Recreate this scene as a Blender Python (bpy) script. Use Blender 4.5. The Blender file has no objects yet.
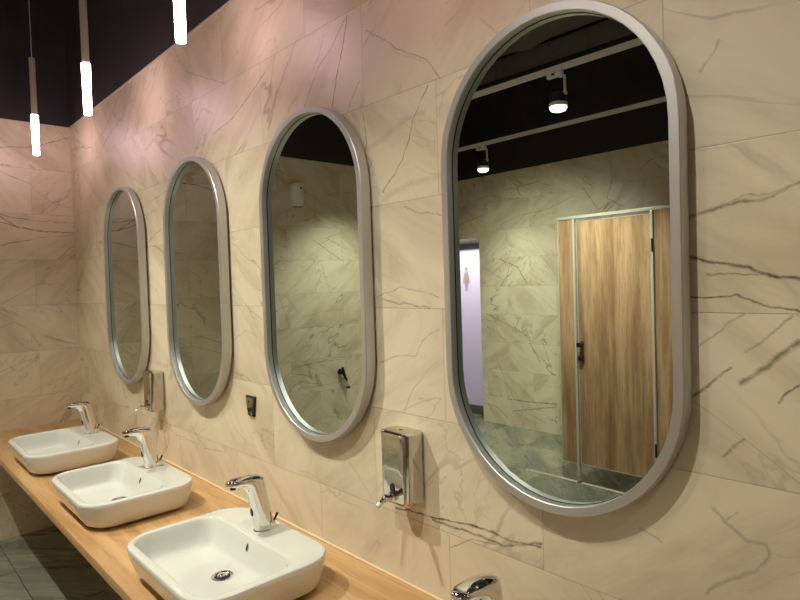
import bpy, bmesh, math, random
from mathutils import Vector, Matrix
random.seed(7)
PI = math.pi
scene = bpy.context.scene
COL = scene.collection

# ------------------------------------------------------------------ dimensions (metres, floor z = 0)
XL, XR = -3.808, 2.6            # left end wall, right wall
D = 4.03                        # opposite wall at y = -D
ZT = 2.692                      # top of the marble tiles
ZC = 3.67                        # ceiling
MX = [0.0, -0.910, -1.821, -2.740]   # mirror centres, near to far
MZ, MW, MH = 1.597, 0.59, 1.092
CZ = 0.696                      # countertop surface
BX = [.012, -.912, -1.830, -2.745]
BH = .110                       # basin height  # basin centres
YS = -2.92                      # cubicle front

# veins that can be read on the back (x, z) and left (y, z) walls: (width mm, strength, points)
b = [
 (5,0.6,[(0.291,1.669),(0.353,1.683),(0.386,1.687),(0.414,1.687),(0.449,1.701),(0.468,1.707)]),
 (3,0.35,[(0.353,1.684),(0.386,1.696),(0.421,1.697),(0.442,1.701)]),
 (5,0.85,[(0.291,1.595),(0.335,1.582),(0.387,1.573),(0.407,1.562),(0.466,1.550)]),
 (2,0.6,[(0.321,1.561),(0.400,1.560)]),
 (3,0.75,[(0.290,1.523),(0.370,1.522),(0.407,1.510),(0.465,1.497)]),
 (4,0.6,[(0.287,1.332),(0.321,1.358),(0.356,1.394)]),
 (7,0.7,[(0.376,1.367),(0.410,1.398),(0.437,1.421),(0.465,1.444)]),
 (3,0.35,[(0.303,1.425),(0.358,1.478),(0.381,1.491)]),
 (3,0.7,[(0.433,1.339),(0.444,1.357),(0.464,1.373)]),
 (4,0.4,[(0.384,1.426),(0.403,1.439),(0.439,1.472),(0.455,1.489)]),
 (4,0.5,[(0.341,1.233),(0.360,1.252),(0.378,1.268)]),
 (6,0.3,[(0.326,1.132),(0.345,1.113),(0.381,1.090),(0.409,1.092),(0.413,1.072),(0.393,1.039),(0.348,1.009),(0.310,0.971)]),
 (3,0.3,[(0.368,1.137),(0.341,1.112)]),
 (4,0.3,[(0.184,1.056),(0.227,1.042)]),
 (4,0.95,[(-0.556,0.906),(-0.404,0.920),(-0.305,0.931),(-0.195,0.939),(-0.143,0.932),(-0.054,0.946)]),
 (6,0.7,[(-0.404,0.914),(-0.323,0.915),(-0.196,0.916),(-0.165,0.913),(-0.054,0.954)]),
 (3,0.5,[(-0.343,0.855),(-0.272,0.896),(-0.189,0.910)]),
 (2,0.4,[(-0.630,1.519),(-0.556,1.536),(-0.508,1.550),(-0.428,1.540),(-0.356,1.523)]),
 (4,0.45,[(-0.584,1.516),(-0.481,1.504),(-0.391,1.491)]),
 (4,0.3,[(-0.616,1.327),(-0.535,1.354),(-0.451,1.360),(-0.426,1.403),(-0.360,1.436)]),
 (3,0.4,[(-0.481,1.776),(-0.418,1.752),(-0.340,1.739)]),
 (14,0.14,[(-0.592,1.797),(-0.530,1.818),(-0.446,1.840),(-0.336,1.840)]),
 (3,0.9,[(-0.708,2.384),(-0.727,2.315),(-0.750,2.267),(-0.775,2.206),(-0.801,2.125)]),
 (3,0.5,[(-0.713,2.383),(-0.735,2.363),(-0.795,2.311),(-0.863,2.275),(-0.958,2.168)]),
 (3,0.35,[(-0.830,2.366),(-0.861,2.309),(-0.898,2.271)]),
 (2,0.4,[(-1.019,2.360),(-1.041,2.318)]),
 (4,0.55,[(-1.202,2.346),(-1.358,2.282),(-1.469,2.238),(-1.632,2.216)]),
 (5,0.25,[(-1.129,2.385),(-1.154,2.325),(-1.179,2.271)]),
 (2,0.5,[(-1.946,2.569),(-1.714,2.470),(-1.516,2.388)]),
 (2,0.5,[(-0.656,2.171),(-0.697,2.131),(-0.730,2.090)]),
 (2,0.5,[(-0.621,2.310),(-0.559,2.270),(-0.497,2.223),(-0.450,2.192),(-0.374,2.151),(-0.329,2.092)]),
 (5,0.15,[(-0.559,2.270),(-0.478,2.195),(-0.382,2.148)]),
 (3,0.65,[(-0.373,2.085),(-0.409,2.041),(-0.438,2.000),(-0.457,1.952),(-0.483,1.907),(-0.568,1.826)]),
 (3,0.6,[(-0.647,2.077),(-0.633,1.983),(-0.644,1.958),(-0.618,1.921),(-0.643,1.881)]),
 (14,0.14,[(-0.639,1.963),(-0.552,1.981),(-0.466,2.014),(-0.387,2.018)]),
 (3,0.7,[(-2.742,2.678),(-2.928,2.583),(-3.068,2.520),(-3.253,2.472)]),
 (3,0.7,[(-2.711,2.539),(-2.833,2.511),(-3.038,2.461),(-3.226,2.382)]),
 (4,0.7,[(-3.814,2.538),(-3.575,2.514),(-3.337,2.473)]),
 (2,0.4,[(-2.882,2.283),(-2.646,2.185),(-2.404,2.092)]),
 (3,0.4,[(-2.532,1.993),(-2.384,2.018),(-2.119,2.053)]),
 (3,0.6,[(-2.483,1.789),(-2.408,1.826),(-2.254,1.869)]),
 (3,0.4,[(-2.448,1.958),(-2.308,1.969),(-2.187,2.004)]),
 (2,0.4,[(-3.582,1.912),(-3.347,1.869),(-3.173,1.809)]),
 (2,0.35,[(-3.743,1.516),(-3.477,1.451),(-3.234,1.404)]),
 (5,0.3,[(-1.961,1.562),(-1.867,1.741)]),
 (2,0.35,[(-1.496,1.718),(-1.452,1.636),(-1.375,1.578),(-1.284,1.550)]),
 (2,0.3,[(-1.546,1.338),(-1.430,1.396),(-1.328,1.373)]),
 (2,0.4,[(-1.492,1.556),(-1.445,1.516),(-1.383,1.476),(-1.293,1.439)]),
 (2,0.35,[(-2.378,0.895),(-2.188,0.853),(-1.901,0.850)]),
 (4,0.5,[(-2.532,0.786),(-2.409,0.869),(-2.386,0.946)]),
 (2,0.5,[(-2.003,0.927),(-1.848,0.846),(-1.650,0.865)]),
 (2,0.25,[(-1.066,0.911),(-0.972,0.909),(-0.832,0.861),(-0.727,0.861)]),
 (2,0.35,[(-0.796,1.016),(-0.732,0.965),(-0.666,0.908)]),
 (4,0.2,[(-0.024,2.049),(-0.191,2.193)]),
 (4,0.3,[(0.315,1.929),(0.336,1.953),(0.349,1.975)]),
]
l = [
 (6,0.75,[(-0.628,2.184),(-0.426,2.071),(-0.335,2.005),(-0.211,1.983),(-0.001,1.977)]),
 (2,0.7,[(-0.478,2.094),(-0.260,2.050),(0.002,2.045)]),
 (4,0.4,[(-0.228,2.253),(-0.126,2.174),(-0.012,2.147)]),
 (4,0.4,[(-0.126,2.174),(-0.053,2.199),(-0.006,2.284)]),
 (3,0.4,[(-0.450,1.503),(-0.360,1.557),(-0.250,1.626)]),
 (2,0.5,[(-0.469,1.075),(-0.357,1.120),(-0.247,1.148)]),
 (2,0.5,[(-0.434,1.886),(-0.207,1.937),(-0.002,1.963)]),
 (4,0.7,[(-0.513,2.486),(-0.407,2.512),(-0.239,2.533),(-0.004,2.625)]),
 (3,0.4,[(-0.456,1.356),(-0.379,1.390),(-0.313,1.346)]),
 (3,0.3,[(-0.309,0.917),(-0.202,0.968),(-0.024,1.020)]),
 (4,0.25,[(-0.554,0.336),(-0.397,0.196),(-0.230,0.049)]),
]
l += [
 (4,0.5,[(-1.615,0.717),(-1.784,0.854),(-2.041,0.861),(-2.400,0.859)]),
 (4,0.6,[(-1.804,0.843),(-2.154,0.876),(-2.412,0.877)]),
 (3,0.8,[(-1.840,1.188),(-2.011,1.185),(-2.167,1.178)]),
 (3,0.6,[(-1.637,1.464),(-1.683,1.358),(-1.727,1.206)]),
 (3,0.5,[(-1.708,1.479),(-1.815,1.341)]),
 (3,0.35,[(-1.844,1.277),(-2.061,1.319),(-2.348,1.331)]),
 (2,0.5,[(-1.785,0.649),(-2.088,0.643),(-2.403,0.666)]),
 (4,0.8,[(-2.013,1.976),(-2.197,1.869),(-2.356,1.776)]),
 (3,0.6,[(-2.146,1.998),(-2.385,1.900)]),
 (3,0.3,[(-1.978,1.677),(-1.730,1.513)]),
 (4,0.45,[(-2.102,1.740),(-2.141,1.610),(-2.181,1.498)]),
 (3,0.6,[(-0.262,2.054),(-0.463,2.085)]),
 (4,0.9,[(-0.266,1.991),(-0.348,2.008),(-0.469,2.049)]),
 (3,0.7,[(-0.270,1.920),(-0.371,1.904),(-0.461,1.880)]),
 (5,0.8,[(-0.820,2.386),(-0.939,2.381),(-1.079,2.345)]),
 (4,0.6,[(-0.896,1.196),(-0.994,1.164),(-1.103,1.113)]),
 (3,0.5,[(-0.727,1.156),(-0.941,1.089),(-1.082,1.042)]),
 (3,0.4,[(-2.220,2.398),(-2.480,2.446)]),
 (5,0.3,[(-1.889,2.329),(-2.100,2.207),(-2.383,2.127)]),
]
ow = [
 (6.4,0.5,[(-3.165,2.502),(-2.923,2.520),(-2.741,2.535)]),
 (8.0,0.5,[(-2.266,2.400),(-2.196,2.297),(-2.127,2.196)]),
 (8.0,0.5,[(-1.973,2.432),(-2.026,2.276),(-1.883,2.187)]),
 (8.0,0.7,[(-3.268,1.782),(-3.049,1.688),(-2.929,1.518)]),
 (6.4,0.55,[(-3.137,1.744),(-3.197,1.524)]),
 (6.4,0.4,[(-3.505,1.706),(-3.236,1.557)]),
 (6.4,0.6,[(-3.481,1.201),(-3.291,1.118),(-3.070,1.029),(-2.909,0.952)]),
 (8.0,0.4,[(-2.911,0.901),(-2.795,0.713)]),
 (8.0,0.4,[(-2.753,0.909),(-2.656,0.624)]),
 (6.4,0.5,[(-3.885,2.178),(-3.673,2.237),(-3.470,2.272)]),
 (8.0,0.7,[(-3.212,0.284),(-2.955,0.285),(-2.607,0.308)]),
 (8.0,0.6,[(-3.150,0.164),(-2.870,0.223),(-2.608,0.278)]),
 (4.8,0.5,[(-3.046,0.178),(-2.730,0.099)]),
 (6.4,0.6,[(-3.602,0.214),(-3.364,0.178),(-3.193,0.061)]),
 (6.4,0.4,[(-3.346,0.693),(-3.245,0.485),(-3.120,0.285)]),
 (4.8,0.4,[(-2.879,1.956),(-2.705,1.744),(-2.583,1.590)]),
 (4.8,0.4,[(-3.256,2.143),(-2.994,2.222),(-2.691,2.240),(-2.352,2.345)]),
 (6.4,0.4,[(-1.710,2.480),(-1.620,2.552),(-1.465,2.567)]),
 (6.4,0.35,[(-3.740,2.412),(-3.380,2.477),(-3.116,2.391)]),
]
# ------------------------------------------------------------------ helpers
def link(o, parent=None):
    COL.objects.link(o)
    if parent is not None:
        o.parent = parent
    return o
def obj(name, bm, mats, parent=None, smooth=True, loc=None):
    me = bpy.data.meshes.new(name)
    bmesh.ops.recalc_face_normals(bm, faces=bm.faces[:])
    bm.to_mesh(me); bm.free()
    if not isinstance(mats, (list, tuple)): mats = [mats]
    for m in mats: me.materials.append(m)
    if smooth:
        me.shade_smooth()
        try: me.set_sharp_from_angle(angle=math.radians(38))
        except Exception: pass
    o = bpy.data.objects.new(name, me)
    if loc: o.location = loc
    return link(o, parent)
def tag(o, label=None, cat=None, group=None, kind=None):
    if label: o['label'] = label
    if cat: o['category'] = cat
    if group: o['group'] = group
    if kind: o['kind'] = kind
    return o
def empty(name, loc, label, cat, group=None):
    o = bpy.data.objects.new(name, None); o.empty_display_size = .05
    o.location = loc; link(o)
    return tag(o, label, cat, group)
def struct(name, bm, mats, smooth=False, parent=None):
    o = obj(name, bm, mats, parent, smooth)
    if parent is None: o['kind'] = 'structure'
    return o
def box(bm, x0, x1, y0, y1, z0, z1, bev=0.0, seg=2):
    r = bmesh.ops.create_cube(bm, size=1.0)
    vs = r['verts']
    for v in vs:
        v.co = Vector(((x0+x1)/2 + v.co.x*(x1-x0), (y0+y1)/2 + v.co.y*(y1-y0), (z0+z1)/2 + v.co.z*(z1-z0)))
    if bev > 0:
        es = list({e for v in vs for e in v.link_edges})
        bmesh.ops.bevel(bm, geom=es, offset=bev, segments=seg, profile=.5, affect='EDGES')
    return bm
def B(): return bmesh.new()
def quad(bm, pts, mi=0):
    f = bm.faces.new([bm.verts.new(p) for p in pts]); f.material_index = mi; return f
def loft(bm, rings, cap0=True, cap1=True, closed=True):
    R = [[bm.verts.new(p) for p in r] for r in rings]
    n = len(R[0])
    for a, b in zip(R[:-1], R[1:]):
        for i in range(n if closed else n-1):
            j = (i+1) % n
            bm.faces.new((a[i], a[j], b[j], b[i]))
    if cap0: bm.faces.new(R[0][::-1])
    if cap1: bm.faces.new(R[-1])
    return R
def ringloft(bm, rings):      # rings of rings: closed both ways
    R = [[bm.verts.new(p) for p in r] for r in rings]
    n = len(R[0]); m = len(R)
    for k in range(m):
        a, b = R[k], R[(k+1) % m]
        for i in range(n):
            j = (i+1) % n
            bm.faces.new((a[i], a[j], b[j], b[i]))
def circ(c, r, n, axis='z', ph=0):
    out = []
    for i in range(n):
        a = 2*PI*i/n + ph; u, v = r*math.cos(a), r*math.sin(a)
        if axis == 'z': out.append((c[0]+u, c[1]+v, c[2]))
        elif axis == 'y': out.append((c[0]+u, c[1], c[2]+v))
        else: out.append((c[0], c[1]+u, c[2]+v))
    return out
def lathe(bm, prof, n=32, c=(0,0,0), axis='z', cap0=True, cap1=True):
    rings = []
    for r, h in prof:
        cc = (c[0], c[1], c[2]+h) if axis == 'z' else ((c[0], c[1]+h, c[2]) if axis == 'y' else (c[0]+h, c[1], c[2]))
        rings.append(circ(cc, max(r, 1e-5), n, axis))
    loft(bm, rings, cap0, cap1)
def tube(bm, pts, rad, n=12, cap=True):
    pts = [Vector(p) for p in pts]
    rr = rad if isinstance(rad, (list, tuple)) else [rad]*len(pts)
    rings = []; nrm = None
    for i, p in enumerate(pts):
        d = (pts[min(i+1, len(pts)-1)] - pts[max(i-1, 0)]).normalized()
        if nrm is None:
            nrm = d.orthogonal().normalized()
        else:
            nrm = (nrm - d*nrm.dot(d)).normalized()
        b = d.cross(nrm)
        rings.append([tuple(p + nrm*(rr[i]*math.cos(2*PI*k/n)) + b*(rr[i]*math.sin(2*PI*k/n))) for k in range(n)])
    loft(bm, rings, cap, cap)
def rrect(cx, cy, hw, hd, r, z, n=8):
    """rounded rectangle, n+1 points per corner plus points along the sides (constant count)"""
    pts = []
    for (sx, sy, a0) in ((1,1,0), (-1,1,PI/2), (-1,-1,PI), (1,-1,1.5*PI)):
        ox, oy = cx+sx*(hw-r), cy+sy*(hd-r)
        for i in range(n+1):
            a = a0 + PI/2*i/n
            pts.append((ox+r*math.cos(a), oy+r*math.sin(a), z))
    out = []
    for k in range(4):
        seg = pts[k*(n+1):(k+1)*(n+1)]; nx = pts[((k+1) % 4)*(n+1)]
        out += seg
        l = seg[-1]
        for t in (.2, .4, .6, .8):
            out.append((l[0]+(nx[0]-l[0])*t, l[1]+(nx[1]-l[1])*t, z))
    return out
def stadium(cx, cz, hw, hh, y, n=24):
    out = []
    s = hh-hw
    for k in range(n+1):
        a = PI*k/n; out.append((cx+hw*math.cos(a), y, cz+s+hw*math.sin(a)))
    for k in range(n+1):
        a = PI+PI*k/n; out.append((cx+hw*math.cos(a), y, cz-s+hw*math.sin(a)))
    return out

# ------------------------------------------------------------------ materials
def srgb(r, g, b):
    f = lambda c: ((c/255)/12.92 if c/255 <= .04045 else (((c/255)+.055)/1.055)**2.4)
    return (f(r), f(g), f(b), 1)
def mat(name, col=(.5,.5,.5,1), rough=.5, metal=0., **kw):
    m = bpy.data.materials.new(name); m.use_nodes = True
    b = m.node_tree.nodes['Principled BSDF']
    b.inputs['Base Color'].default_value = col
    b.inputs['Roughness'].default_value = rough
    b.inputs['Metallic'].default_value = metal
    for k, v in kw.items(): b.inputs[k].default_value = v
    return m
class NT:
    def __init__(s, m):
        s.t = m.node_tree; s.b = s.t.nodes['Principled BSDF']
    def n(s, typ, **kw):
        nd = s.t.nodes.new(typ)
        for k, v in kw.items(): setattr(nd, k, v)
        return nd
    def l(s, a, b): s.t.links.new(a, b)
    def setin(s, sock, v):
        if hasattr(v, 'is_linked') or isinstance(v, bpy.types.NodeSocket): s.l(v, sock)
        else: sock.default_value = v
    def m(s, op, a, b=0.0, c=0.0, clamp=False):
        nd = s.n('ShaderNodeMath', operation=op, use_clamp=clamp)
        s.setin(nd.inputs[0], a); s.setin(nd.inputs[1], b)
        if op in ('MULTIPLY_ADD', 'SMOOTH_MIN', 'SMOOTH_MAX', 'WRAP', 'COMPARE'): s.setin(nd.inputs[2], c)
        return nd.outputs[0]
    def v(s, op, a, b=None, scale=None):
        nd = s.n('ShaderNodeVectorMath', operation=op)
        s.setin(nd.inputs[0], a)
        if b is not None: s.setin(nd.inputs[1], b)
        if scale is not None: s.setin(nd.inputs['Scale'], scale)
        return nd.outputs['Value'] if op in ('DOT_PRODUCT', 'LENGTH', 'DISTANCE') else nd.outputs['Vector']
    def mix(s, f, a, b, bt='MIX'):
        nd = s.n('ShaderNodeMix', data_type='RGBA', blend_type=bt)
        s.setin(nd.inputs[0], f); s.setin(nd.inputs[6], a); s.setin(nd.inputs[7], b)
        return nd.outputs[2]
    def noise(s, vec, scale, detail=3, rough=.5, dist=0., col=False):
        nd = s.n('ShaderNodeTexNoise')
        s.setin(nd.inputs['Vector'], vec)
        nd.inputs['Scale'].default_value = scale; nd.inputs['Detail'].default_value = detail
        nd.inputs['Roughness'].default_value = rough; nd.inputs['Distortion'].default_value = dist
        return nd.outputs['Color'] if col else nd.outputs[0]
    def comb(s, x, y, z):
        nd = s.n('ShaderNodeCombineXYZ')
        for i, q in enumerate((x, y, z)): s.setin(nd.inputs[i], q)
        return nd.outputs[0]
    def mapr(s, v, a, b, c=0., d=1., smooth=True):
        nd = s.n('ShaderNodeMapRange', interpolation_type='SMOOTHSTEP' if smooth else 'LINEAR')
        s.setin(nd.inputs[0], v)
        for i, q in enumerate((a, b, c, d)): s.setin(nd.inputs[i+1], q)
        return nd.outputs[0]
    def bump(s, h, strength, dist=.002):
        nd = s.n('ShaderNodeBump'); nd.inputs['Strength'].default_value = strength
        nd.inputs['Distance'].default_value = dist
        s.l(h, nd.inputs['Height']); s.l(nd.outputs[0], s.b.inputs['Normal'])

def marble(name, axis, u0, veins, rnd=1.0, seed=0.0):
    """large-format marble-look tiles 595 x 300 in half bond; axis 0 = (x,z) wall, 1 = (y,z) wall"""
    m = mat(name, rough=.32); k = NT(m)
    geo = k.n('ShaderNodeNewGeometry'); sp = k.n('ShaderNodeSeparateXYZ'); k.l(geo.outputs['Position'], sp.inputs[0])
    u, z = sp.outputs[axis], sp.outputs[2]
    TW, TH = .595, .300
    zz = k.m('DIVIDE', k.m('ADD', z, .008), TH)
    row = k.m('FLOOR', zz)
    fz = k.m('SUBTRACT', zz, row)
    odd = k.m('MODULO', row, 2.0)
    uu = k.m('DIVIDE', k.m('SUBTRACT', u, k.m('MULTIPLY_ADD', odd, -TW/2, u0)), TW)
    colu = k.m('FLOOR', uu)
    fu = k.m('SUBTRACT', uu, colu)
    # joints
    du = k.m('MULTIPLY', k.m('MINIMUM', fu, k.m('SUBTRACT', 1.0, fu)), TW)
    dz = k.m('MULTIPLY', k.m('MINIMUM', fz, k.m('SUBTRACT', 1.0, fz)), TH)
    dj = k.m('MINIMUM', du, dz)
    joint = k.mapr(dj, .0005, .0016, 1., 0.)
    # tile random
    wn = k.n('ShaderNodeTexWhiteNoise', noise_dimensions='3D'); k.l(k.comb(colu, row, seed+axis*7.3), wn.inputs['Vector'])
    rv = wn.outputs['Color']; rs = k.n('ShaderNodeSeparateColor'); k.l(rv, rs.inputs[0])
    # local vein coordinates, shuffled per tile
    P2 = k.comb(u, z, 0.0)
    P = k.v('ADD', P2, k.v('SCALE', rv, scale=23.0))
    sgn = k.m('SUBTRACT', k.m('MULTIPLY', k.m('GREATER_THAN', rs.outputs[0], .45), 2.0), 1.0)
    ps = k.n('ShaderNodeSeparateXYZ'); k.l(P, ps.inputs[0])
    # rotate so veins run diagonally, direction flips by tile
    a = k.m('ADD', ps.outputs[1], k.m('MULTIPLY', k.m('MULTIPLY', ps.outputs[0], sgn), .75))
    b = k.m('SUBTRACT', k.m('MULTIPLY', ps.outputs[0], sgn), k.m('MULTIPLY', ps.outputs[1], .5))
    Q = k.comb(k.m('MULTIPLY', b, .55), k.m('MULTIPLY', a, 1.5), k.m('MULTIPLY', rs.outputs[1], 9.0))
    n1 = k.noise(Q, 1.25, 4, .5, .5)
    r1 = k.m('ABSOLUTE', k.m('SUBTRACT', n1, .5))
    gate = k.mapr(k.noise(P, 1.9, 2, .5), .46, .60)
    wv = k.m('MULTIPLY_ADD', k.noise(P, 9.0, 2), .013, .0005)
    v1 = k.m('MULTIPLY', k.mapr(k.m('DIVIDE', r1, wv), .15, 1.0, 1., 0.), gate)
    n2 = k.noise(k.v('ADD', Q, (3.1, 8.2, 1.7)), 2.1, 5, .55, .7)
    r2 = k.m('ABSOLUTE', k.m('SUBTRACT', n2, .5))
    gate2 = k.mapr(k.noise(k.v('ADD', P, (5., 5., 2.)), 2.2, 2, .5), .40, .58)
    v2 = k.m('MULTIPLY', k.mapr(r2, .0, .010, 1., 0.), gate2)
    cloud = k.noise(Q, 2.6, 6, .62, .5)
    fine = k.noise(P2, 60, 3, .6)
    # base
    base = k.mix(k.mapr(cloud, .40, .72), srgb(220, 208, 184), srgb(190, 176, 150))
    base = k.mix(k.m('MULTIPLY', k.mapr(k.noise(P, 5.0, 4, .6), .52, .75), .30), base, srgb(182, 158, 124))
    base = k.mix(k.m('MULTIPLY', rs.outputs[2], .13), base, srgb(186, 172, 150))
    base = k.mix(k.m('MULTIPLY', k.m('MULTIPLY', v1, .75), rnd), base, srgb(92, 80, 66))
    base = k.mix(k.m('MULTIPLY', k.m('MULTIPLY', v2, .6), rnd), base, srgb(122, 104, 82))
    if veins:
        # veins with a place of their own: distance to short segments on a slightly wavering plane
        wob = k.noise(P2, 16, 4, .65, col=True)
        W = k.v('ADD', P2, k.v('SCALE', k.v('SUBTRACT', wob, (.5, .5, .5)), scale=.022))
        ws = k.n('ShaderNodeSeparateXYZ'); k.l(W, ws.inputs[0])
        W = k.comb(ws.outputs[0], ws.outputs[1], 0.0)
        acc = None
        for wmm, st, L in veins:
            hw = max(wmm*.0007, .0018)
            for (p0, p1) in zip(L[:-1], L[1:]):
                ba = (p1[0]-p0[0], p1[1]-p0[1], 0.0); bb = ba[0]**2+ba[1]**2 or 1e-9
                pa = k.v('SUBTRACT', W, (p0[0], p0[1], 0.0))
                h = k.m('MINIMUM', k.m('MAXIMUM', k.v('DOT_PRODUCT', pa, (ba[0]/bb, ba[1]/bb, 0.0)), 0.0), 1.0)
                d = k.v('LENGTH', k.v('SUBTRACT', pa, k.v('SCALE', ba, scale=h)))
                q = k.m('MULTIPLY_ADD', d, -st/hw, st*1.35)
                acc = q if acc is None else k.m('MAXIMUM', acc, q)
        acc = k.m('MINIMUM', k.m('MAXIMUM', acc, 0.0), 1.0)
        brk = k.mapr(k.noise(P2, 34, 3, .6), .30, .62, .45, 1.0)
        base = k.mix(k.m('MULTIPLY', acc, brk), base, srgb(88, 74, 58))
    base = k.mix(k.m('MULTIPLY', joint, .45), base, srgb(120, 108, 90))
    k.l(base, k.b.inputs['Base Color'])
    k.b.inputs['Roughness'].default_value = .40
    k.bump(k.m('SUBTRACT', 1.0, joint), .35, .0012)
    return m
def wood(name, along, c0, c1, c2, scale=1.0, rough=.45):
    """straight-grained wood; along = axis index of the grain"""
    m = mat(name, rough=rough); k = NT(m)
    geo = k.n('ShaderNodeNewGeometry'); sp = k.n('ShaderNodeSeparateXYZ'); k.l(geo.outputs['Position'], sp.inputs[0])
    s = [1., 1., 1.]; s[along] = .075
    P = k.comb(*[k.m('MULTIPLY', sp.outputs[i], s[i]*scale) for i in range(3)])
    warp = k.noise(k.v('SCALE', P, scale=.8), 3, 2, col=True)
    Q = k.v('ADD', P, k.v('SCALE', warp, scale=.07))
    g1 = k.noise(Q, 14, 5, .62, .3)
    g2 = k.noise(Q, 60, 4, .7)
    g3 = k.noise(Q, 5, 2, .5, 1.2)
    col = k.mix(k.mapr(g1, .36, .66), c0, c1)
    col = k.mix(k.m('MULTIPLY', k.mapr(g2, .50, .72), .55), col, c2)
    col = k.mix(k.m('MULTIPLY', k.mapr(g3, .52, .70), .40), col, c2)
    k.l(col, k.b.inputs['Base Color'])
    k.bump(g2, .12, .001)
    return m
def slate(name):
    m = mat(name, rough=.3); k = NT(m)
    geo = k.n('ShaderNodeNewGeometry'); sp = k.n('ShaderNodeSeparateXYZ'); k.l(geo.outputs['Position'], sp.inputs[0])
    T = .6
    uu = k.m('DIVIDE', k.m('ADD', sp.outputs[0], 1.42), T); vv = k.m('DIVIDE', k.m('ADD', sp.outputs[1], 2.93), T)
    cu, cv = k.m('FLOOR', uu), k.m('FLOOR', vv)
    fu, fv = k.m('SUBTRACT', uu, cu), k.m('SUBTRACT', vv, cv)
    dj = k.m('MULTIPLY', k.m('MINIMUM', k.m('MINIMUM', fu, k.m('SUBTRACT', 1., fu)), k.m('MINIMUM', fv, k.m('SUBTRACT', 1., fv))), T)
    joint = k.mapr(dj, .0012, .0035, 1., 0.)
    wn = k.n('ShaderNodeTexWhiteNoise', noise_dimensions='3D'); k.l(k.comb(cu, cv, 3.), wn.inputs['Vector'])
    rs = k.n('ShaderNodeSeparateColor'); k.l(wn.outputs['Color'], rs.inputs[0])
    P = k.v('ADD', k.comb(sp.outputs[0], sp.outputs[1], 0.), k.v('SCALE', wn.outputs['Color'], scale=17.))
    ps = k.n('ShaderNodeSeparateXYZ'); k.l(P, ps.inputs[0])
    dg = k.comb(k.m('ADD', ps.outputs[0], ps.outputs[1]), k.m('MULTIPLY', k.m('SUBTRACT', ps.outputs[0], ps.outputs[1]), 5.5), 0.)
    n = k.noise(dg, .8, 7, .6, .6)
    n2 = k.noise(dg, 2.2, 5, .55, .5)
    c = k.mix(k.mapr(n, .34, .62), srgb(106, 110, 100), srgb(154, 154, 136))
    c = k.mix(k.m('MULTIPLY', k.mapr(n2, .50, .72), .6), c, srgb(150, 142, 112))
    c = k.mix(k.m('MULTIPLY', k.mapr(k.m('ABSOLUTE', k.m('SUBTRACT', n2, .47)), 0., .02, 1., 0.), .5), c, srgb(170, 168, 150))
    c = k.mix(k.m('MULTIPLY', rs.outputs[0], .5), c, srgb(76, 80, 72))
    c = k.mix(joint, c, srgb(60, 60, 55))
    k.l(c, k.b.inputs['Base Color'])
    k.l(k.mapr(n2, .3, .7, .22, .42), k.b.inputs['Roughness'])
    k.bump(k.m('SUBTRACT', n2, joint), .25, .002)
    return m
def emis(name, col, strength):
    m = bpy.data.materials.new(name); m.use_nodes = True; t = m.node_tree
    t.nodes.clear(); e = t.nodes.new('ShaderNodeEmission'); o = t.nodes.new('ShaderNodeOutputMaterial')
    e.inputs[0].default_value = col; e.inputs[1].default_value = strength
    t.links.new(e.outputs[0], o.inputs[0]); return m
def brushed(name, col, rough, axis_scale=(8, 8, 300), metal=1.0):
    m = mat(name, col, rough, metal); k = NT(m)
    tc = k.n('ShaderNodeTexCoord')
    n = k.noise(k.v('MULTIPLY', tc.outputs['Object'], axis_scale), 1.0, 3, .6)
    k.l(k.mapr(n, .3, .7, rough*.8, rough*1.3), k.b.inputs['Roughness'])
    k.bump(n, .04, .0005)
    return m
def mottled(name, col, rough, scale=40, amt=.12, metal=0.0, bump=.05):
    m = mat(name, col, rough, metal); k = NT(m)
    tc = k.n('ShaderNodeTexCoord')
    n = k.noise(tc.outputs['Object'], scale, 4, .6)
    dark = tuple(c*(1-amt*2) for c in col[:3])+(1,)
    k.l(k.mix(k.mapr(n, .35, .7), dark, col), k.b.inputs['Base Color'])
    if bump: k.bump(n, bump, .001)
    return m
# ------------------------------------------------------------------ material instances
def sel(lo, hi): return [v for v in b if any(lo <= q[0] <= hi for q in v[2])]
M_mA = marble('marble_tiles_far', 0, .25, sel(-9, -1.5), rnd=.6)
M_mB = marble('marble_tiles_middle', 0, .25, sel(-1.5, -.345), rnd=.5)
M_mC = marble('marble_tiles_near', 0, .25, sel(-.345, 9), rnd=.4)
M_mL = marble('marble_tiles_end', 1, .0515, l, rnd=.6, seed=2.)
M_mO = marble('marble_tiles_opposite', 0, -.2, ow, rnd=.7, seed=5.)
M_mR = marble('marble_tiles_side', 1, .0515, [], seed=9.)
M_black = mottled('black_paint', (.028, .023, .026, 1), .75, 6, .1, bump=.02)
M_grey = mottled('grey_paint', (.15, .15, .135, 1), .8, 6, .05, bump=.02)
M_floor = slate('slate_tiles')
M_oak = wood('oak_worktop', 0, srgb(206, 168, 120), srgb(178, 136, 90), srgb(150, 108, 68), 1.0, .42)
M_sonoma = wood('oak_laminate', 2, srgb(198, 160, 124), srgb(160, 124, 90), srgb(112, 82, 58), 1.5, .5)
M_ceramic = mat('white_ceramic', (.68, .69, .65, 1), .08, 0, **{'Coat Weight': .5, 'Coat Roughness': .03})
M_chrome = mat('chrome', (.78, .77, .75, 1), .06, 1.0)
M_steel = mat('polished_steel', (.60, .57, .52, 1), .06, 1.0)
M_frame = mat('brushed_aluminium', (.56, .56, .56, 1), .42, .85)
M_alu = mat('pale_aluminium', (.62, .59, .55, 1), .4, .3)
M_dark = mat('black_plastic', (.012, .012, .012, 1), .35)
M_hole = mat('dark_hole', (.004, .004, .004, 1), .6)
M_white = mat('white_plastic', (.75, .74, .71, 1), .35)
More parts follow.
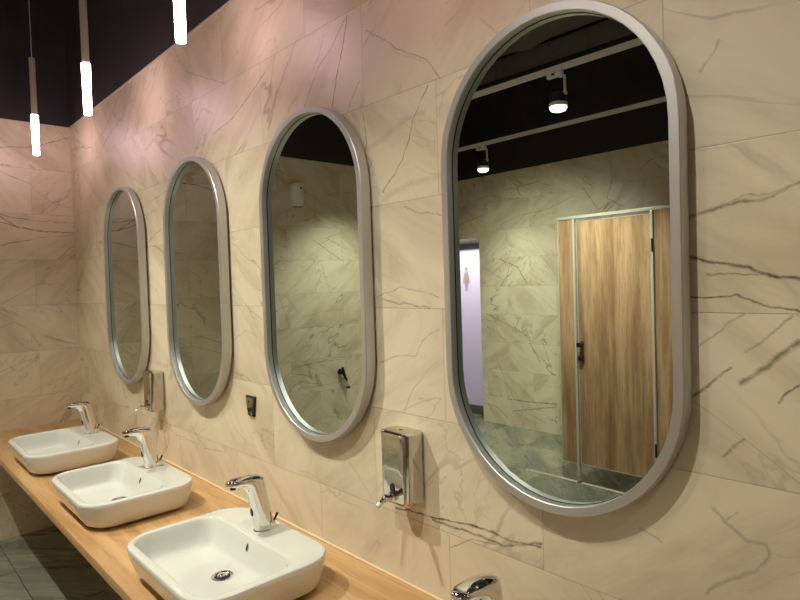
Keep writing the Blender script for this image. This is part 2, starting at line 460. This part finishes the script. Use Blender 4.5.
M_mirror = mat('tinted_mirror', (.575, .665, .62, 1), .0, 1.0)
M_back = mat('dark_backing', (.02, .02, .02, 1), .6)
M_sil = mat('silicone', srgb(226, 206, 172), .4)
M_glow = emis('pendant_glow', (1, .68, .74, 1), 36)
M_tube = mat('warm_white_tube', srgb(196, 186, 174), .45)
M_bulb = emis('lamp_diffuser', (1, .84, .52, 1), 5.5)
M_bronze = mat('bronze_metal', srgb(150, 104, 62), .35, .8)
M_dframe = mat('dark_grey_metal', (.22, .23, .23, 1), .4, .6)
M_icon = mat('beige_vinyl', srgb(240, 226, 200), .6)
M_icon.node_tree.nodes['Principled BSDF'].inputs['Transmission Weight'].default_value = .8
M_duct = brushed('dull_foil', (.7, .74, .8, 1), .4, (20, 20, 20))

# frosted glass: light from the room behind passes through it
M_frost = bpy.data.materials.new('frosted_glass'); M_frost.use_nodes = True
_t = M_frost.node_tree; _t.nodes.clear()
_o = _t.nodes.new('ShaderNodeOutputMaterial'); _mx = _t.nodes.new('ShaderNodeMixShader')
_tr = _t.nodes.new('ShaderNodeBsdfTranslucent'); _tr.inputs[0].default_value = (.86, .84, .88, 1)
_df = _t.nodes.new('ShaderNodeBsdfPrincipled'); _df.inputs['Base Color'].default_value = (.6, .58, .62, 1); _df.inputs['Roughness'].default_value = .35
_mx.inputs[0].default_value = .25
_t.links.new(_tr.outputs[0], _mx.inputs[1]); _t.links.new(_df.outputs[0], _mx.inputs[2]); _t.links.new(_mx.outputs[0], _o.inputs[0])

# ------------------------------------------------------------------ the room
# mirror wall: tiles up to ZT, black paint above; three tile regions
bm = B()
xs = [XL-.12, -1.5, -.345, XR+.12]
for i in range(3):
    quad(bm, [(xs[i], 0, 0), (xs[i+1], 0, 0), (xs[i+1], 0, ZT), (xs[i], 0, ZT)], i)
quad(bm, [(xs[0], 0, ZT), (xs[3], 0, ZT), (xs[3], 0, ZC+.7), (xs[0], 0, ZC+.7)], 3)
geom = bmesh.ops.remove_doubles(bm, verts=bm.verts, dist=1e-5)
def plate(bm, fn, th):    # give a wall sheet its thickness
    back = bmesh.ops.extrude_face_region(bm, geom=bm.faces[:])
    for v in [g for g in back['geom'] if isinstance(g, bmesh.types.BMVert)]: v.co += Vector(fn)*th
plate(bm, (0, 1, 0), .12)
struct('wall_back', bm, [M_mA, M_mB, M_mC, M_black])

YE = -3.62
bm = B()
quad(bm, [(XL, 0, 0), (XL, YE, 0), (XL, YE, ZT), (XL, 0, ZT)], 0)
quad(bm, [(XL, 0, ZT), (XL, YE, ZT), (XL, YE, ZC+.7), (XL, 0, ZC+.7)], 1)
bmesh.ops.remove_doubles(bm, verts=bm.verts, dist=1e-5)
plate(bm, (-1, 0, 0), .12)
struct('wall_left', bm, [M_mL, M_black])
bm = B()
box(bm, -4.72, XL-.12, YE, YE+.12, 0, ZC+.7); box(bm, -4.72, -4.6, -D-.1, YE, 0, ZC+.7)
struct('wall_alcove', bm, M_mO)

bm = B()   # opposite wall with the doorway at its far end
DX0, DX1, DZ = -4.50, -3.553, 2.03
for (x0, x1, z0, z1, mi) in ((-4.72, DX0, 0, DZ, 0), (-4.72, DX0, DZ, ZT, 0), (DX0, DX1, DZ, ZT, 0), (DX1, XR+.12, DZ, ZT, 0), (DX1, XR+.12, 0, DZ, 0),
                             (-4.72, DX0, ZT, ZC+.7, 1), (DX0, DX1, ZT, ZC+.7, 1), (DX1, XR+.12, ZT, ZC+.7, 1)):
    quad(bm, [(x0, -D, z0), (x1, -D, z0), (x1, -D, z1), (x0, -D, z1)], mi)
bmesh.ops.remove_doubles(bm, verts=bm.verts, dist=1e-5)
plate(bm, (0, -1, 0), .16)
struct('wall_front', bm, [M_mO, M_black])
bm = B(); box(bm, XR, XR+.12, -D, 0, 0, ZC+.7); struct('wall_right', bm, M_mR)
bm = B(); box(bm, -4.9, XR+.12, -6.0, .12, -.1, 0); struct('floor', bm, M_floor)
# room beyond the glass door
bm = B(); box(bm, -5.0, -2.9, -6.0, -5.9, 0, 2.6); box(bm, -5.0, -4.9, -5.9, -4.19, 0, 2.6); box(bm, -3.0, -2.9, -5.9, -4.19, 0, 2.6); box(bm, -5.0, -2.9, -5.9, -4.19, 2.6, 2.7)
struct('wall_corridor', bm, mat('lilac_wall', (.62, .56, .64, 1), .7))
# ceiling: grey panel over the basins, open service slot, black panel over the cubicles
bm = B(); box(bm, -4.72, XR, -3.53, 0, ZC, ZC+.05); struct('ceiling', bm, M_grey)
bm = B(); box(bm, -4.72, XR, -D, -3.81, ZC, ZC+.10); struct('ceiling_rear', bm, M_grey)
bm = B(); box(bm, -4.72, XR, -D, 0, ZC+.7, ZC+.75); struct('ceiling_slot', bm, M_black)
bm = B(); box(bm, XL, XR, -.004, 0, ZT-.004, ZT+.003); box(bm, XL, XL+.004, YE, -.004, ZT-.004, ZT+.003)
struct('trim_1', bm, M_alu)
bm = B(); tube(bm, [(XL, -.003, CZ+.002), (1.2, -.003, CZ+.002)], .0035, 8); struct('trim_2', bm, M_sil, True)
bm = B(); box(bm, -2.2, XR, -2.945, -2.918, 0, .002); struct('trim_3', bm, mat('pale_threshold', srgb(190, 186, 166), .4))

# ------------------------------------------------------------------ glass door
YD = -4.27
bm = B()
box(bm, -4.50, -3.56, YD-.03, YD+.03, 1.925, 2.065, .004); box(bm, -4.50, -3.56, YD+.03, YD+.045, 1.975, 1.985)
box(bm, -4.50, -3.56, YD-.03, YD+.03, 0.0, .096, .004); box(bm, -4.50, -3.56, YD+.03, YD+.04, .05, .058)
box(bm, -4.50, -4.46, YD-.03, YD+.03, .096, 1.925, .003); box(bm, -3.60, -3.56, YD-.03, YD+.03, .096, 1.925, .003)
d1 = struct('door_1', bm, M_dframe)
bm = B(); box(bm, -4.46, -3.60, YD-.006, YD+.006, .096, 1.925); obj('glass_pane', bm, M_frost, d1, False)
bm = B()
cx, y = -3.955, YD+.0075
def flat(pts, th=.002):
    vs0 = [bm.verts.new((p[0], y-th/2, p[1])) for p in pts]; vs1 = [bm.verts.new((p[0], y+th/2, p[1])) for p in pts]
    n = len(pts); bm.faces.new(vs0); bm.faces.new(vs1[::-1])
    for i in range(n): bm.faces.new((vs0[i], vs0[(i+1) % n], vs1[(i+1) % n], vs1[i]))
flat([(cx+.022*math.cos(t*PI/10), 1.70+.022*math.sin(t*PI/10)) for t in range(20)])
flat([(cx-.022, 1.67), (cx+.022, 1.67), (cx+.058, 1.53), (cx-.058, 1.53)])
flat([(cx-.022, 1.53), (cx-.004, 1.53), (cx-.004, 1.44), (cx-.022, 1.44)]); flat([(cx+.004, 1.53), (cx+.022, 1.53), (cx+.022, 1.44), (cx+.004, 1.44)])
obj('womens_symbol', bm, M_icon, d1, False)

# ------------------------------------------------------------------ countertop
bm = B(); box(bm, XL, 1.2, -.603, 0, .662, CZ, .003, 2)
o = obj('countertop', bm, M_oak); tag(o, 'long light oak countertop running along the marble wall under the basins', 'countertop')

# ------------------------------------------------------------------ washbasins
def basin_mesh():
    bm = B(); T = BH; W2 = .286
    yb, yf = 0.0, -.426
    def outer(z, ins, inf, inb, r):
        return rrect(0, ((yb-inb)+(yf+inf))/2, W2-ins, ((yb-inb)-(yf+inf))/2, r, z)
    rings = [outer(.000, .075, .085, .060, .05), outer(.007, .070, .080, .055, .05), outer(.008, .040, .046, .034, .07), outer(.012, .030, .037, .025, .08),
             outer(.022, .019, .025, .016, .088), outer(.044, .010, .014, .009, .104), outer(.070, .004, .006, .004, .104), outer(.091, .001, .002, .001, .104),
             outer(.102, .0, .0, .0, .104), outer(T-.003, .0025, .0025, .0025, .102), outer(T-.0006, .008, .008, .008, .097), outer(T, .013, .013, .013, .091)]
    oy0, oy1, ow = -.125, yf+.023, W2-.023
    def inner(z, s, f, k, r): return rrect(0, ((oy0-k)+(oy1+f))/2, ow-s, ((oy0-k)-(oy1+f))/2, r, z)
    rings += [inner(T, -.004, -.003, -.012, .064), inner(T-.0002, -.001, -.001, -.002, .062), inner(T-.0025, .002, .002, .003, .060), inner(T-.009, .005, .005, .006, .060),
              inner(.082, .008, .008, .012, .060), inner(.054, .013, .013, .020, .060), inner(.036, .019, .019, .027, .058),
              inner(.028, .028, .028, .032, .054), inner(.0245, .044, .044, .040, .046)]
    dc = Vector((0, -.223, .0190))
    last = rings[-1]
    def toward(f, z, rc=None):
        out = []
        for p in last:
            v = Vector((p[0]-dc.x, p[1]-dc.y))
            if rc: q = v.normalized()*rc
            else: q = v*f
            out.append((dc.x+q.x, dc.y+q.y, z))
        return out
    rings += [toward(.72, .0232), toward(0, .0215, .050), toward(0, .0200, .038), toward(0, .0190, .028)]
    loft(bm, rings, True, True)
    return bm
def faucet_mesh(scale=1.0):
    bm = B()
    prof = [((.037, 0), (-.026, 0), .0235), ((.036, .004), (-.027, .004), .0232), ((.031, .03), (-.030, .03), .0225), ((.025, .07), (-.037, .07), .0215),
            ((.017, .105), (-.044, .10), .0215), ((.011, .135), (-.049, .120), .0225), ((.007, .156), (-.055, .134), .0235), ((.001, .1665), (-.062, .1415), .024),
            ((-.014, .1725), (-.070, .1460), .0248), ((-.040, .1765), (-.081, .1495), .0252), ((-.068, .1765), (-.091, .1520), .0245),
            ((-.092, .1740), (-.101, .1540), .0225), ((-.106, .1705), (-.108, .1560), .018), ((-.1125, .1665), (-.1125, .1590), .010)]
    rings = []
    N = 28
    for (a, b_, hw) in prof:
        c = ((a[0]+b_[0])/2, (a[1]+b_[1])/2); h = ((a[0]-b_[0])/2, (a[1]-b_[1])/2)
        r = []
        for i in range(N):
            t = 2*PI*i/N; ct, st = math.cos(t), math.sin(t)
            e = .80
            ct = math.copysign(abs(ct)**e, ct); st = math.copysign(abs(st)**e, st)
            r.append((hw*st, c[0]+h[0]*ct, c[1]+h[1]*ct))
        rings.append(r)
    loft(bm, rings)
    return bm
def make_basin(x, label):
    t = obj('washbasin', basin_mesh(), M_ceramic, None, True, (x, -.155, CZ))
    tag(t, label, 'sink', 'washbasins on the oak countertop')
    bm = B()
    lathe(bm, [(.0320, .0), (.0325, .002), (.0305, .0036), (.0265, .0032), (.0235, .0008), (.0230, -.006)], 32, (0, -.223, .0191), cap0=True, cap1=False)
    dr = obj('drain', bm, M_chrome, t)
    bm = B(); lathe(bm, [(.0228, -.0015), (.0228, -.001)], 24, (0, -.223, .0208)); obj('drain_hole', bm, M_hole, dr)
    bm = B(); lathe(bm, [(.0150, .000), (.0155, .0035), (.0130, .0055), (.004, .0062)], 24, (0, -.223, .0200)); obj('drain_plug', bm, M_chrome, dr)
    # overflow on the sloping back wall of the bowl
    bm = B(); n = Vector((0, -.94, .34)); c = Vector((0, -.1380, .078)); ux = Vector((1, 0, 0)); uy = n.cross(ux)
    def ell(a, b_, off): return [tuple(c + ux*(a*math.cos(2*PI*i/24)) + uy*(b_*math.sin(2*PI*i/24)) + n*off) for i in range(24)]
    R = [ell(.0085, .0125, -.004), ell(.0085, .0125, .0022), ell(.0062, .0100, .0026), ell(.0058, .0096, .0005)]
    loft(bm, R, True, True)
    ov = obj('overflow_ring', bm, M_chrome, t)
    bm = B(); loft(bm, [ell(.0056, .0094, .0004), ell(.0056, .0094, .0012)]); obj('overflow_hole', bm, M_hole, ov)
    return t
def make_faucet(x, label):
    t = empty('faucet', (x, -.228, CZ+BH), label, 'faucet', 'chrome sensor faucets on the basins')
    obj('body', faucet_mesh(), M_chrome, t)
    bm = B(); lathe(bm, [(.036, -.0005), (.036, .002), (.034, .003)], 32, (0, .005, 0))
    for v in bm.verts: v.co.x *= .74
    obj('base_ring', bm, M_chrome, t)
    bm = B(); c = Vector((0, -.0385, .062)); 
    R = []
    for s, off in ((1, .003), (1, -.0012), (.8, -.0024)):
        R.append([(.0055*s*math.cos(2*PI*i/20), -.0365+off-.09*(.013*s*math.sin(2*PI*i/20)), .062+.013*s*math.sin(2*PI*i/20)) for i in range(20)])
    loft(bm, R); obj('sensor', bm, M_dark, t)
    bm = B(); lathe(bm, [(.0085, -.004), (.0085, .003)], 20, (0, -.094, .1500)); obj('aerator', bm, M_dark, t)
    bm = B(); lathe(bm, [(.0095, 0), (.0095, .012), (.0085, .0145), (.004, .0155)], 20, (.010, .022, .018), 'x')
    k = obj('mixing_knob', bm, M_chrome, t)
    bm = B(); tube(bm, [(.0205, .024, .020), (.0225, .032, .034), (.024, .038, .047)], [.0034, .0034, .0042], 10); obj('lever', bm, M_dark, k)
    t.scale = (1.02, 1.02, 1.02)
    return t
bl = ['white rectangular washbasin at the near end, mostly below the lower edge of the photo',
      'nearest fully visible white rectangular washbasin on the oak countertop, its drain in view',
      'middle white rectangular washbasin of the three in view on the oak countertop',
      'farthest white rectangular washbasin, closest to the end wall']
fl = ['chrome sensor faucet cut by the bottom edge, below the largest mirror',
      'chrome sensor faucet on the nearest fully visible washbasin',
      'chrome sensor faucet on the middle of the three visible washbasins',
      'chrome sensor faucet on the farthest washbasin beside the end wall']
FX = [-.008, -.932, -1.880, -2.772]
for i in range(4):
    make_basin(BX[i], bl[i]); make_faucet(FX[i], fl[i])

# ------------------------------------------------------------------ mirrors
def make_mirror(x, label):
    t = empty('wall_mirror', (x, 0, MZ), label, 'mirror', 'oblong mirrors in a row on the marble wall')
    hw, hh = MW/2, MH/2
    sec = [(0, -.0106), (0, -.0432), (.0016, -.0448), (.0190, -.0448), (.0205, -.0434), (.0205, -.0225), (.0205, -.0106)]
    bm = B(); ringloft(bm, [stadium(0, 0, hw-o_, hh-o_, y_) for o_, y_ in sec]); obj('frame', bm, M_frame, t)
    bm = B(); loft(bm, [stadium(0, 0, hw-.0203, hh-.0203, -.0106), stadium(0, 0, hw-.0203, hh-.0203, -.0236)]); obj('mirror_glass', bm, M_mirror, t)
    bm = B(); ringloft(bm, [stadium(0, 0, hw-o_, hh-o_, y_) for o_, y_ in ((.0203, -.0230), (.0203, -.0250), (.0216, -.0250), (.0216, -.0230))]); obj('gap_shade', bm, M_hole, t)  # black ring stands in for the shade in the gap at the glass edge
    bm = B(); loft(bm, [stadium(0, 0, hw-.030, hh-.030, 0), stadium(0, 0, hw-.030, hh-.030, -.0107)]); obj('back_panel', bm, M_back, t)
    return t
ml = ['largest, nearest oblong metal-framed mirror, reflecting the wooden cubicle door',
      'oblong metal-framed mirror second from the right, reflecting the white air freshener',
      'oblong metal-framed mirror second from the left, above the small metal wall clip',
      'farthest and smallest-looking oblong metal-framed mirror, nearest the end wall']
for x, lb in zip(MX, ml): make_mirror(x, lb)

# ------------------------------------------------------------------ soap dispensers
def make_dispenser(x, z, label):
    t = empty('soap_dispenser', (x, 0, z), label, 'soap dispenser', 'steel soap dispensers on the marble wall')
    def ring(zz, i, r=.017): return rrect(0, -.036, .056-i, .036-i*.7, r, zz, 6)
    bm = B(); loft(bm, [ring(0, .008), ring(.001, .004), ring(.005, .0008), ring(.010, 0), ring(.185, 0), ring(.190, .0005)])
    obj('body', bm, M_steel, t)
    bm = B(); loft(bm, [ring(.190, -.0012), ring(.195, -.0012), ring(.1985, .002), ring(.2005, .008), ring(.2015, .018, .012)])
    ld = obj('lid', bm, M_steel, t)
    bm = B(); lathe(bm, [(.006, 0), (.006, .0016), (.004, .002)], 16, (0, -.036, .2012)); obj('lock', bm, M_chrome, ld)
    bm = B(); R = []
    for s, yy in ((1.0, -.070), (1.0, -.0745), (.75, -.0750)):
        R.append([(-.004+.0085*s*math.cos(2*PI*i/24), yy, .045+.013*s*math.sin(2*PI*i/24)) for i in range(24)])
    loft(bm, R); obj('level_window', bm, M_dark, t)
    bm = B(); lathe(bm, [(.014, .002), (.014, -.008), (.011, -.011), (.0085, -.012), (.0085, -.026), (.0105, -.027), (.0105, -.036), (.006, -.038)], 24, (0, -.071, .024), 'y')
    vv = obj('valve', bm, M_chrome, t)
    bm = B(); tube(bm, [(0, -.098, .024), (0, -.112, .021), (0, -.124, .014)], [.0068, .0065, .0060], 12); obj('nozzle', bm, M_chrome, vv)
    bm = B(); tube(bm, [(0, -.122, .015), (0, -.131, .009)], [.0072, .0066], 12); obj('nozzle_tip', bm, M_white, vv)
    return t
make_dispenser(-.483, .955, 'polished steel soap dispenser on the wall left of the largest mirror')
make_dispenser(-2.345, .957, 'small-looking distant steel soap dispenser on the wall between the two farthest mirrors')

# small tapered wall clip
bm = B()
x0, z0, z1 = -1.395, 1.057, 1.137
def trap(w1, w0, y, dz=0): return [(x0-w1, y, z1-dz), (x0+w1, y, z1-dz), (x0+w0, y, z0+dz), (x0-w0, y, z0+dz)]
loft(bm, [trap(.036, .022, 0), trap(.036, .022, -.007), trap(.033, .020, -.010, .003)])
t = obj('wall_clip', bm, M_dark, None, False); tag(t, 'small tapered dark metal clip on the marble wall between the middle mirrors', 'wall clip')
bm = B(); loft(bm, [trap(.028, .015, -.0095, .007), trap(.028, .015, -.0115, .007)]); obj('face_plate', bm, M_steel, t, False)
bm = B(); lathe(bm, [(.004, 0), (.004, -.002)], 12, (x0-.008, -.0114, z1-.022), 'y'); obj('screw', bm, M_dark, t)

# ------------------------------------------------------------------ pendants
pl = ['slim white pendant light to the right of the largest mirror, outside the photo',
      'slim white pendant light before the largest mirror, outside the top of the photo',
      'slim pendant light nearest in view, only its glowing tube end showing at the top edge',
      'slim pendant light in the middle of the three visible, hanging before the ceiling corner',
      'farthest slim pendant light, at left, with its thin cord showing above the tube']
for x, lb in zip([.887, -.17, -1.227, -2.293, -3.347], pl):
    t = empty('pendant_light', (x, -.30, ZC), lb, 'pendant light', 'slim tube pendant lights in front of the mirrors')
    z = lambda q: q-ZC
    bm = B(); lathe(bm, [(.0160, z(2.392)), (.0170, z(2.394)), (.0195, z(2.605)), (.0200, z(2.624)), (.015, z(2.625))], 28); obj('glowing_tube', bm, M_glow, t)
    bm = B(); lathe(bm, [(.0162, z(2.625)), (.0165, z(2.628)), (.0165, z(2.96)), (.0150, z(2.963))], 28); obj('metal_tube', bm, M_tube, t)
    bm = B(); tube(bm, [(0, 0, z(2.962)), (0, 0, z(ZC-.02))], .0018, 8); obj('cord', bm, M_white, t)
    bm = B(); lathe(bm, [(.035, -.022), (.04, -.018), (.04, 0)], 28); obj('ceiling_cup', bm, M_alu, t)

# ------------------------------------------------------------------ track lights
def track(y, label, zt=2.9, xa=XL):
    t = empty('lighting_track', (0, y, zt), label, 'lighting track', 'white lighting tracks under the ceiling')
    bm = B(); x0, x1 = xa, XR
    for (a, b_, c, d) in ((-.018, .018, .010, .016), (-.018, -.011, -.014, .010), (.011, .018, -.014, .010), (-.003, .003, -.006, .010)):
        box(bm, x0, x1, a, b_, c, d)
    rl = obj('rail', bm, M_white, t, False)
    for q in (-.011, .003):
        bm = B(); box(bm, x0, x1, q, q+.008, -.004, .010); obj('groove_shade', bm, M_dark, rl, False)  # black strips put the groove's shade into the rail
    if True:
      for xx in (-2.8, -1.9, -.4, 1.2, 2.3):
          bm = B(); tube(bm, [(xx, 0, .016), (xx, 0, ZC-zt+(0 if y > -3.53 else .05))], .0012, 6); obj('hanging_wire', bm, M_black, t)
def head(x, y, label, power, aim, size=100, r=.028, zt=2.9):
    t = empty('track_spotlight', (x, y, zt-.015), label, 'spotlight', 'round track spotlights')
    bm = B(); box(bm, -.075, .038, -.016, .016, -.038, .006, .006); ad = obj('adapter', bm, M_white, t)
    bm = B(); box(bm, -.035, -.012, .0155, .0175, -.026, -.012); obj('switch', bm, M_dark, ad, False)
    bm = B(); box(bm, .012, .056, -.009, .009, -.048, -.037, .003); box(bm, .045, .058, -.008, .008, -.150, -.040, .003)
    lathe(bm, [(.013, -.010), (.013, .010)], 16, (.051, 0, -.150), 'y'); obj('arm', bm, M_white, t)
    bm = B(); lathe(bm, [(.050, -.205), (.052, -.203), (.052, -.150), (.048, -.147)], 32); obj('heat_sink', bm, M_dark, t)
    bm = B(); lathe(bm, [(.057, -.228), (.058, -.216), (.058, -.206), (.056, -.204)], 36); obj('lamp_ring', bm, M_white, t)
    bm = B(); lathe(bm, [(.055, -.2275), (.054, -.240), (.046, -.252), (.030, -.258), (.010, -.260)], 32); obj('diffuser', bm, M_bulb, t)
    L = bpy.data.lights.new('spotlight_beam', 'SPOT'); L.energy = power; L.color = (1, .965, .80)
    L.spot_size = math.radians(size); L.spot_blend = .8 if zt > 3 else 1.0; L.shadow_soft_size = r
    lo = bpy.data.objects.new('spotlight_beam', L); link(lo, t); lo.location = (0, 0, -.285)
    d = Vector(aim)-Vector((x, y, zt-.3)); lo.rotation_euler = d.to_track_quat('-Z', 'Y').to_euler()
track(-1.3, 'white lighting track nearest the mirror wall, above the photo', 3.284)
track(-2.29, 'upper white lighting track seen in the largest mirror, holding the nearer spotlight', 2.9, -2.98)
track(-3.55, 'lower white lighting track seen in the largest mirror, nearest the opposite wall')
head(-1.406, -2.29, 'larger round track spotlight seen in the largest mirror, on the upper track', 210, (-1.8, -2.75, 0), 105)
head(-3.07, -3.55, 'smaller round track spotlight at left in the largest mirror, on the lower track', 90, (-2.8, -3.4, 0), 100)
head(-2.55, -2.29, 'added fill spotlight on the second track, unseen, brightening the opposite wall', 150, (-2.7, -4.0, 1.0), 95)  # added fill lamp, out of sight, to brighten the opposite wall
head(-.95, -3.55, 'added fill spotlight on the rear track, unseen, lighting the toilet cubicle floor', 60, (-1.3, -3.4, 0), 80)  # made-up lamp out of sight, lifts the floor inside the cubicle
head(-2.86, -2.29, 'added fill spotlight at the far end of the second track, unseen, lighting the end wall', 120, (-3.8, -2.3, .9), 82)  # unseen lamp added to bring up the end wall
head(1.0, -2.29, 'added fill spotlight far right on the second track, unseen, for the opposite wall', 110, (.6, -3.0, 0), 105)  # extra unseen lamp, added as fill for the opposite side
P0 = 61
for i, (xx, pw) in enumerate(((.02, P0*1.35), (-.48, P0*.5), (-1.45, P0*2.6), (-2.60, P0*1.8), (1.3, P0*.5))):
    head(xx, -1.3, ['round track spotlight over the nearest washbasin, above the photo', 'round track spotlight above the nearer soap dispenser, out of the photo', 'round track spotlight above the middle of the countertop, out of the photo',
                     'round track spotlight above the farthest washbasin, out of the photo', 'round track spotlight to the right of all basins, out of the photo'][i], pw, (xx-.0, -.36, .7), 84, .018, 3.284)

# light in the room behind the frosted glass
L = bpy.data.lights.new('corridor_lamp', 'AREA'); L.shape = 'RECTANGLE'; L.size = 1.2; L.size_y = .5; L.energy = 60; L.color = (1.0, .84, 1.0)
lo = bpy.data.objects.new('corridor_lamp', L); link(lo); lo.location = (-4.0, -4.85, 2.35); lo.rotation_euler = (math.radians(35), 0, 0)

# ------------------------------------------------------------------ toilet cubicle in the reflection
cu = empty('toilet_cubicle', (-1.2, YS, 0), 'oak laminate toilet cubicle with narrow aluminium edging, seen in the largest mirror', 'toilet cubicle')
def P(name, x0, x1, y0, y1, z0, z1, m, bev=.0, par=None, lab=None):
    bm = B(); box(bm, x0+1.2, x1+1.2, y0-YS, y1-YS, z0, z1, bev); o = obj(name, bm, m, par or cu, False)
    if lab: o['label'] = lab
    return o
P('fixed_panel', -1.835, -1.712, YS-.018, YS, .15, 2.0, M_sonoma)
P('fixed_panel', -1.085, -.55, YS-.018, YS, .15, 2.0, M_sonoma)
P('side_panel', -1.835, -1.817, -D, YS-.018, .15, 2.0, M_sonoma)
P('side_panel', -.568, -.55, -D, YS-.018, .15, 2.0, M_sonoma)
P('top_rail', -1.835, -.55, YS-.02, YS+.006, 2.0, 2.022, M_alu, .002)
P('edge_trim', -1.840, -1.835, YS-.02, YS+.002, .15, 2.0, M_alu)
P('bottom_trim', -1.835, -1.712, YS-.019, YS+.001, .145, .150, M_alu)
dr = P('door', -1.676, -1.108, YS-.018, YS+.001, .155, 1.975, M_sonoma)
P('door_edging', -1.680, -1.676, YS-.018, YS+.003, .150, 1.980, M_alu, 0, dr)
P('door_edging', -1.108, -1.104, YS-.018, YS+.003, .150, 1.980, M_alu, 0, dr)
P('door_edging', -1.676, -1.108, YS-.018, YS+.003, 1.975, 1.980, M_alu, 0, dr)
P('door_edging', -1.676, -1.108, YS-.018, YS+.003, .150, .155, M_alu, 0, dr)
for xx in (-1.700, -1.104):
    bm = B(); box(bm, xx-.009+1.2, xx+.009+1.2, -.018, .010, .05 if xx < -1.5 else .05, 2.0, .003); po = obj('post', bm, M_alu, cu, False)
    bm = B(); lathe(bm, [(.020, 0), (.020, .012), (.012, .016), (.010, .055)], 20, (xx+1.2, -.004, 0)); obj('foot', bm, M_chrome, po)
for zz in (1.765, .36):
    bm = B(); lathe(bm, [(.007, -.045), (.007, .045)], 14, (-1.1015+1.2, .008, zz)); obj('hinge', bm, M_dark, dr)
bm = B(); box(bm, -1.664+1.2, -1.634+1.2, .001, .006, .93, 1.085, .002); hp = obj('handle_plate', bm, M_bronze, dr, False)
bm = B(); lathe(bm, [(.024, .006), (.024, .018), (.016, .030)], 20, (-1.655+1.2, 0, .955), 'y'); obj('lock_knob', bm, M_dark, hp)
bm = B(); lathe(bm, [(.014, .006), (.014, .04)], 16, (-1.650+1.2, 0, 1.06), 'y'); box(bm, -1.672+1.2, -1.622+1.2, .034, .050, 1.040, 1.075, .006); obj('lever', bm, M_dark, hp)

# ------------------------------------------------------------------ things on the end wall (seen in the second mirror)
t = empty('air_freshener', (XL, -1.842, 2.37), 'white plastic air freshener box on the end wall, seen in a mirror', 'air freshener')
bm = B()
def ar(x, i): 
    pts = []
    for (q) in rrect(0, 0, .052-i, .105-i, .022, 0, 6): pts.append((x, q[0], q[1]))
    return pts
loft(bm, [ar(0, 0), ar(.045, 0), ar(.060, .004), ar(.066, .014)]); obj('cover', bm, M_white, t)
bm = B(); lathe(bm, [(.009, .064), (.009, .068)], 16, (0, -.018, .055), 'x'); obj('spray_hole', bm, M_hole, t)
for q in (-.036, .014):
    bm = B(); box(bm, .0, .05, q, q+.014, -.112, -.104, .002); obj('catch', bm, M_dark, t, False)

t = empty('door_stop_hook', (XL, -2.275, .69), 'black and chrome hook fixed on the end wall, seen in a mirror', 'hook')
bm = B(); lathe(bm, [(.028, 0), (.028, .008), (.018, .014), (.014, .05), (.018, .055)], 20, (0, .012, .055), 'x'); tube(bm, [(.045, .012, .10), (.05, .004, .04), (.048, -.014, -.005), (.05, -.03, -.03)], [.012, .016, .014, .010], 12); obj('hook_arm', bm, M_dark, t)
bm = B(); tube(bm, [(.03, .028, .012), (.035, -.005, -.03), (.04, -.035, -.065), (.04, -.05, -.09)], [.008, .009, .010, .012], 12); tube(bm, [(.03, -.02, -.0), (.035, -.045, -.05), (.04, -.05, -.09)], .007, 12); obj('chrome_bar', bm, M_chrome, t)
bm = B(); lathe(bm, [(.013, .02), (.013, .055)], 16, (0, -.05, -.095), 'x'); obj('end_cap', bm, M_dark, t)

# ------------------------------------------------------------------ services in the ceiling slot
def duct(pts, r0, name, label, cat, corr=True, m=M_duct):
    bm = B(); pv = [Vector(p) for p in pts]; P_, R_ = [], []
    n = 90
    for i in range(n+1):
        s = i/n*(len(pv)-1); k = min(int(s), len(pv)-2); f = s-k
        P_.append(pv[k].lerp(pv[k+1], f)); R_.append(r0*(1+(.07 if i % 2 else -.05)) if corr else r0)
    tube(bm, P_, R_, 18); o = obj(name, bm, m, None, True); tag(o, label, cat)
duct([(-3.6, -3.60, 4.1), (-3.1, -3.64, 3.86), (-2.6, -3.68, 3.80), (-2.1, -3.66, 3.88), (-1.7, -3.60, 4.1)], .085, 'flexible_duct', 'dark corrugated duct in the ceiling slot, seen at the top of the largest mirror', 'duct')
duct([(-3.7, -3.775, 4.05), (2.5, -3.775, 4.05)], .022, 'conduit_pipe', 'thin grey conduit running along the ceiling slot above the upper track', 'pipe', False)

# ------------------------------------------------------------------ world, camera, colour management
w = bpy.data.worlds.new('World'); scene.world = w; w.use_nodes = True
w.node_tree.nodes['Background'].inputs[0].default_value = (.9, .85, .8, 1); w.node_tree.nodes['Background'].inputs[1].default_value = .02

cam = bpy.data.cameras.new('camera'); co = bpy.data.objects.new('camera', cam); COL.objects.link(co)
cam.sensor_width = 36; cam.lens = 601.0/800*36; cam.clip_start = .02
ya, pi_, ro = .8309131, -.02909078, -.03195203
ca, sa, cb, sb, cc, sc_ = math.cos(ya), math.sin(ya), math.cos(pi_), math.sin(pi_), math.cos(ro), math.sin(ro)
fwd = Vector((-sa*cb, ca*cb, sb)); r0 = Vector((ca, sa, 0)); u0 = r0.cross(fwd)
r = r0*cc + u0*sc_; u = -r0*sc_ + u0*cc
mm = Matrix((r, u, -fwd)).transposed().to_4x4(); mm.translation = Vector((.75168635, -1.15176164, 1.56524812))
co.matrix_world = mm
scene.camera = co
scene.view_settings.view_transform = 'Standard'; scene.view_settings.look = 'None'
scene.view_settings.gamma = 1; scene.view_settings.use_curve_mapping = False
scene.view_settings.exposure = 0.0
scene.cycles.use_denoising = True
scene.cycles.max_bounces = 10; scene.cycles.glossy_bounces = 6; scene.cycles.diffuse_bounces = 5
scene.cycles.sample_clamp_indirect = 6
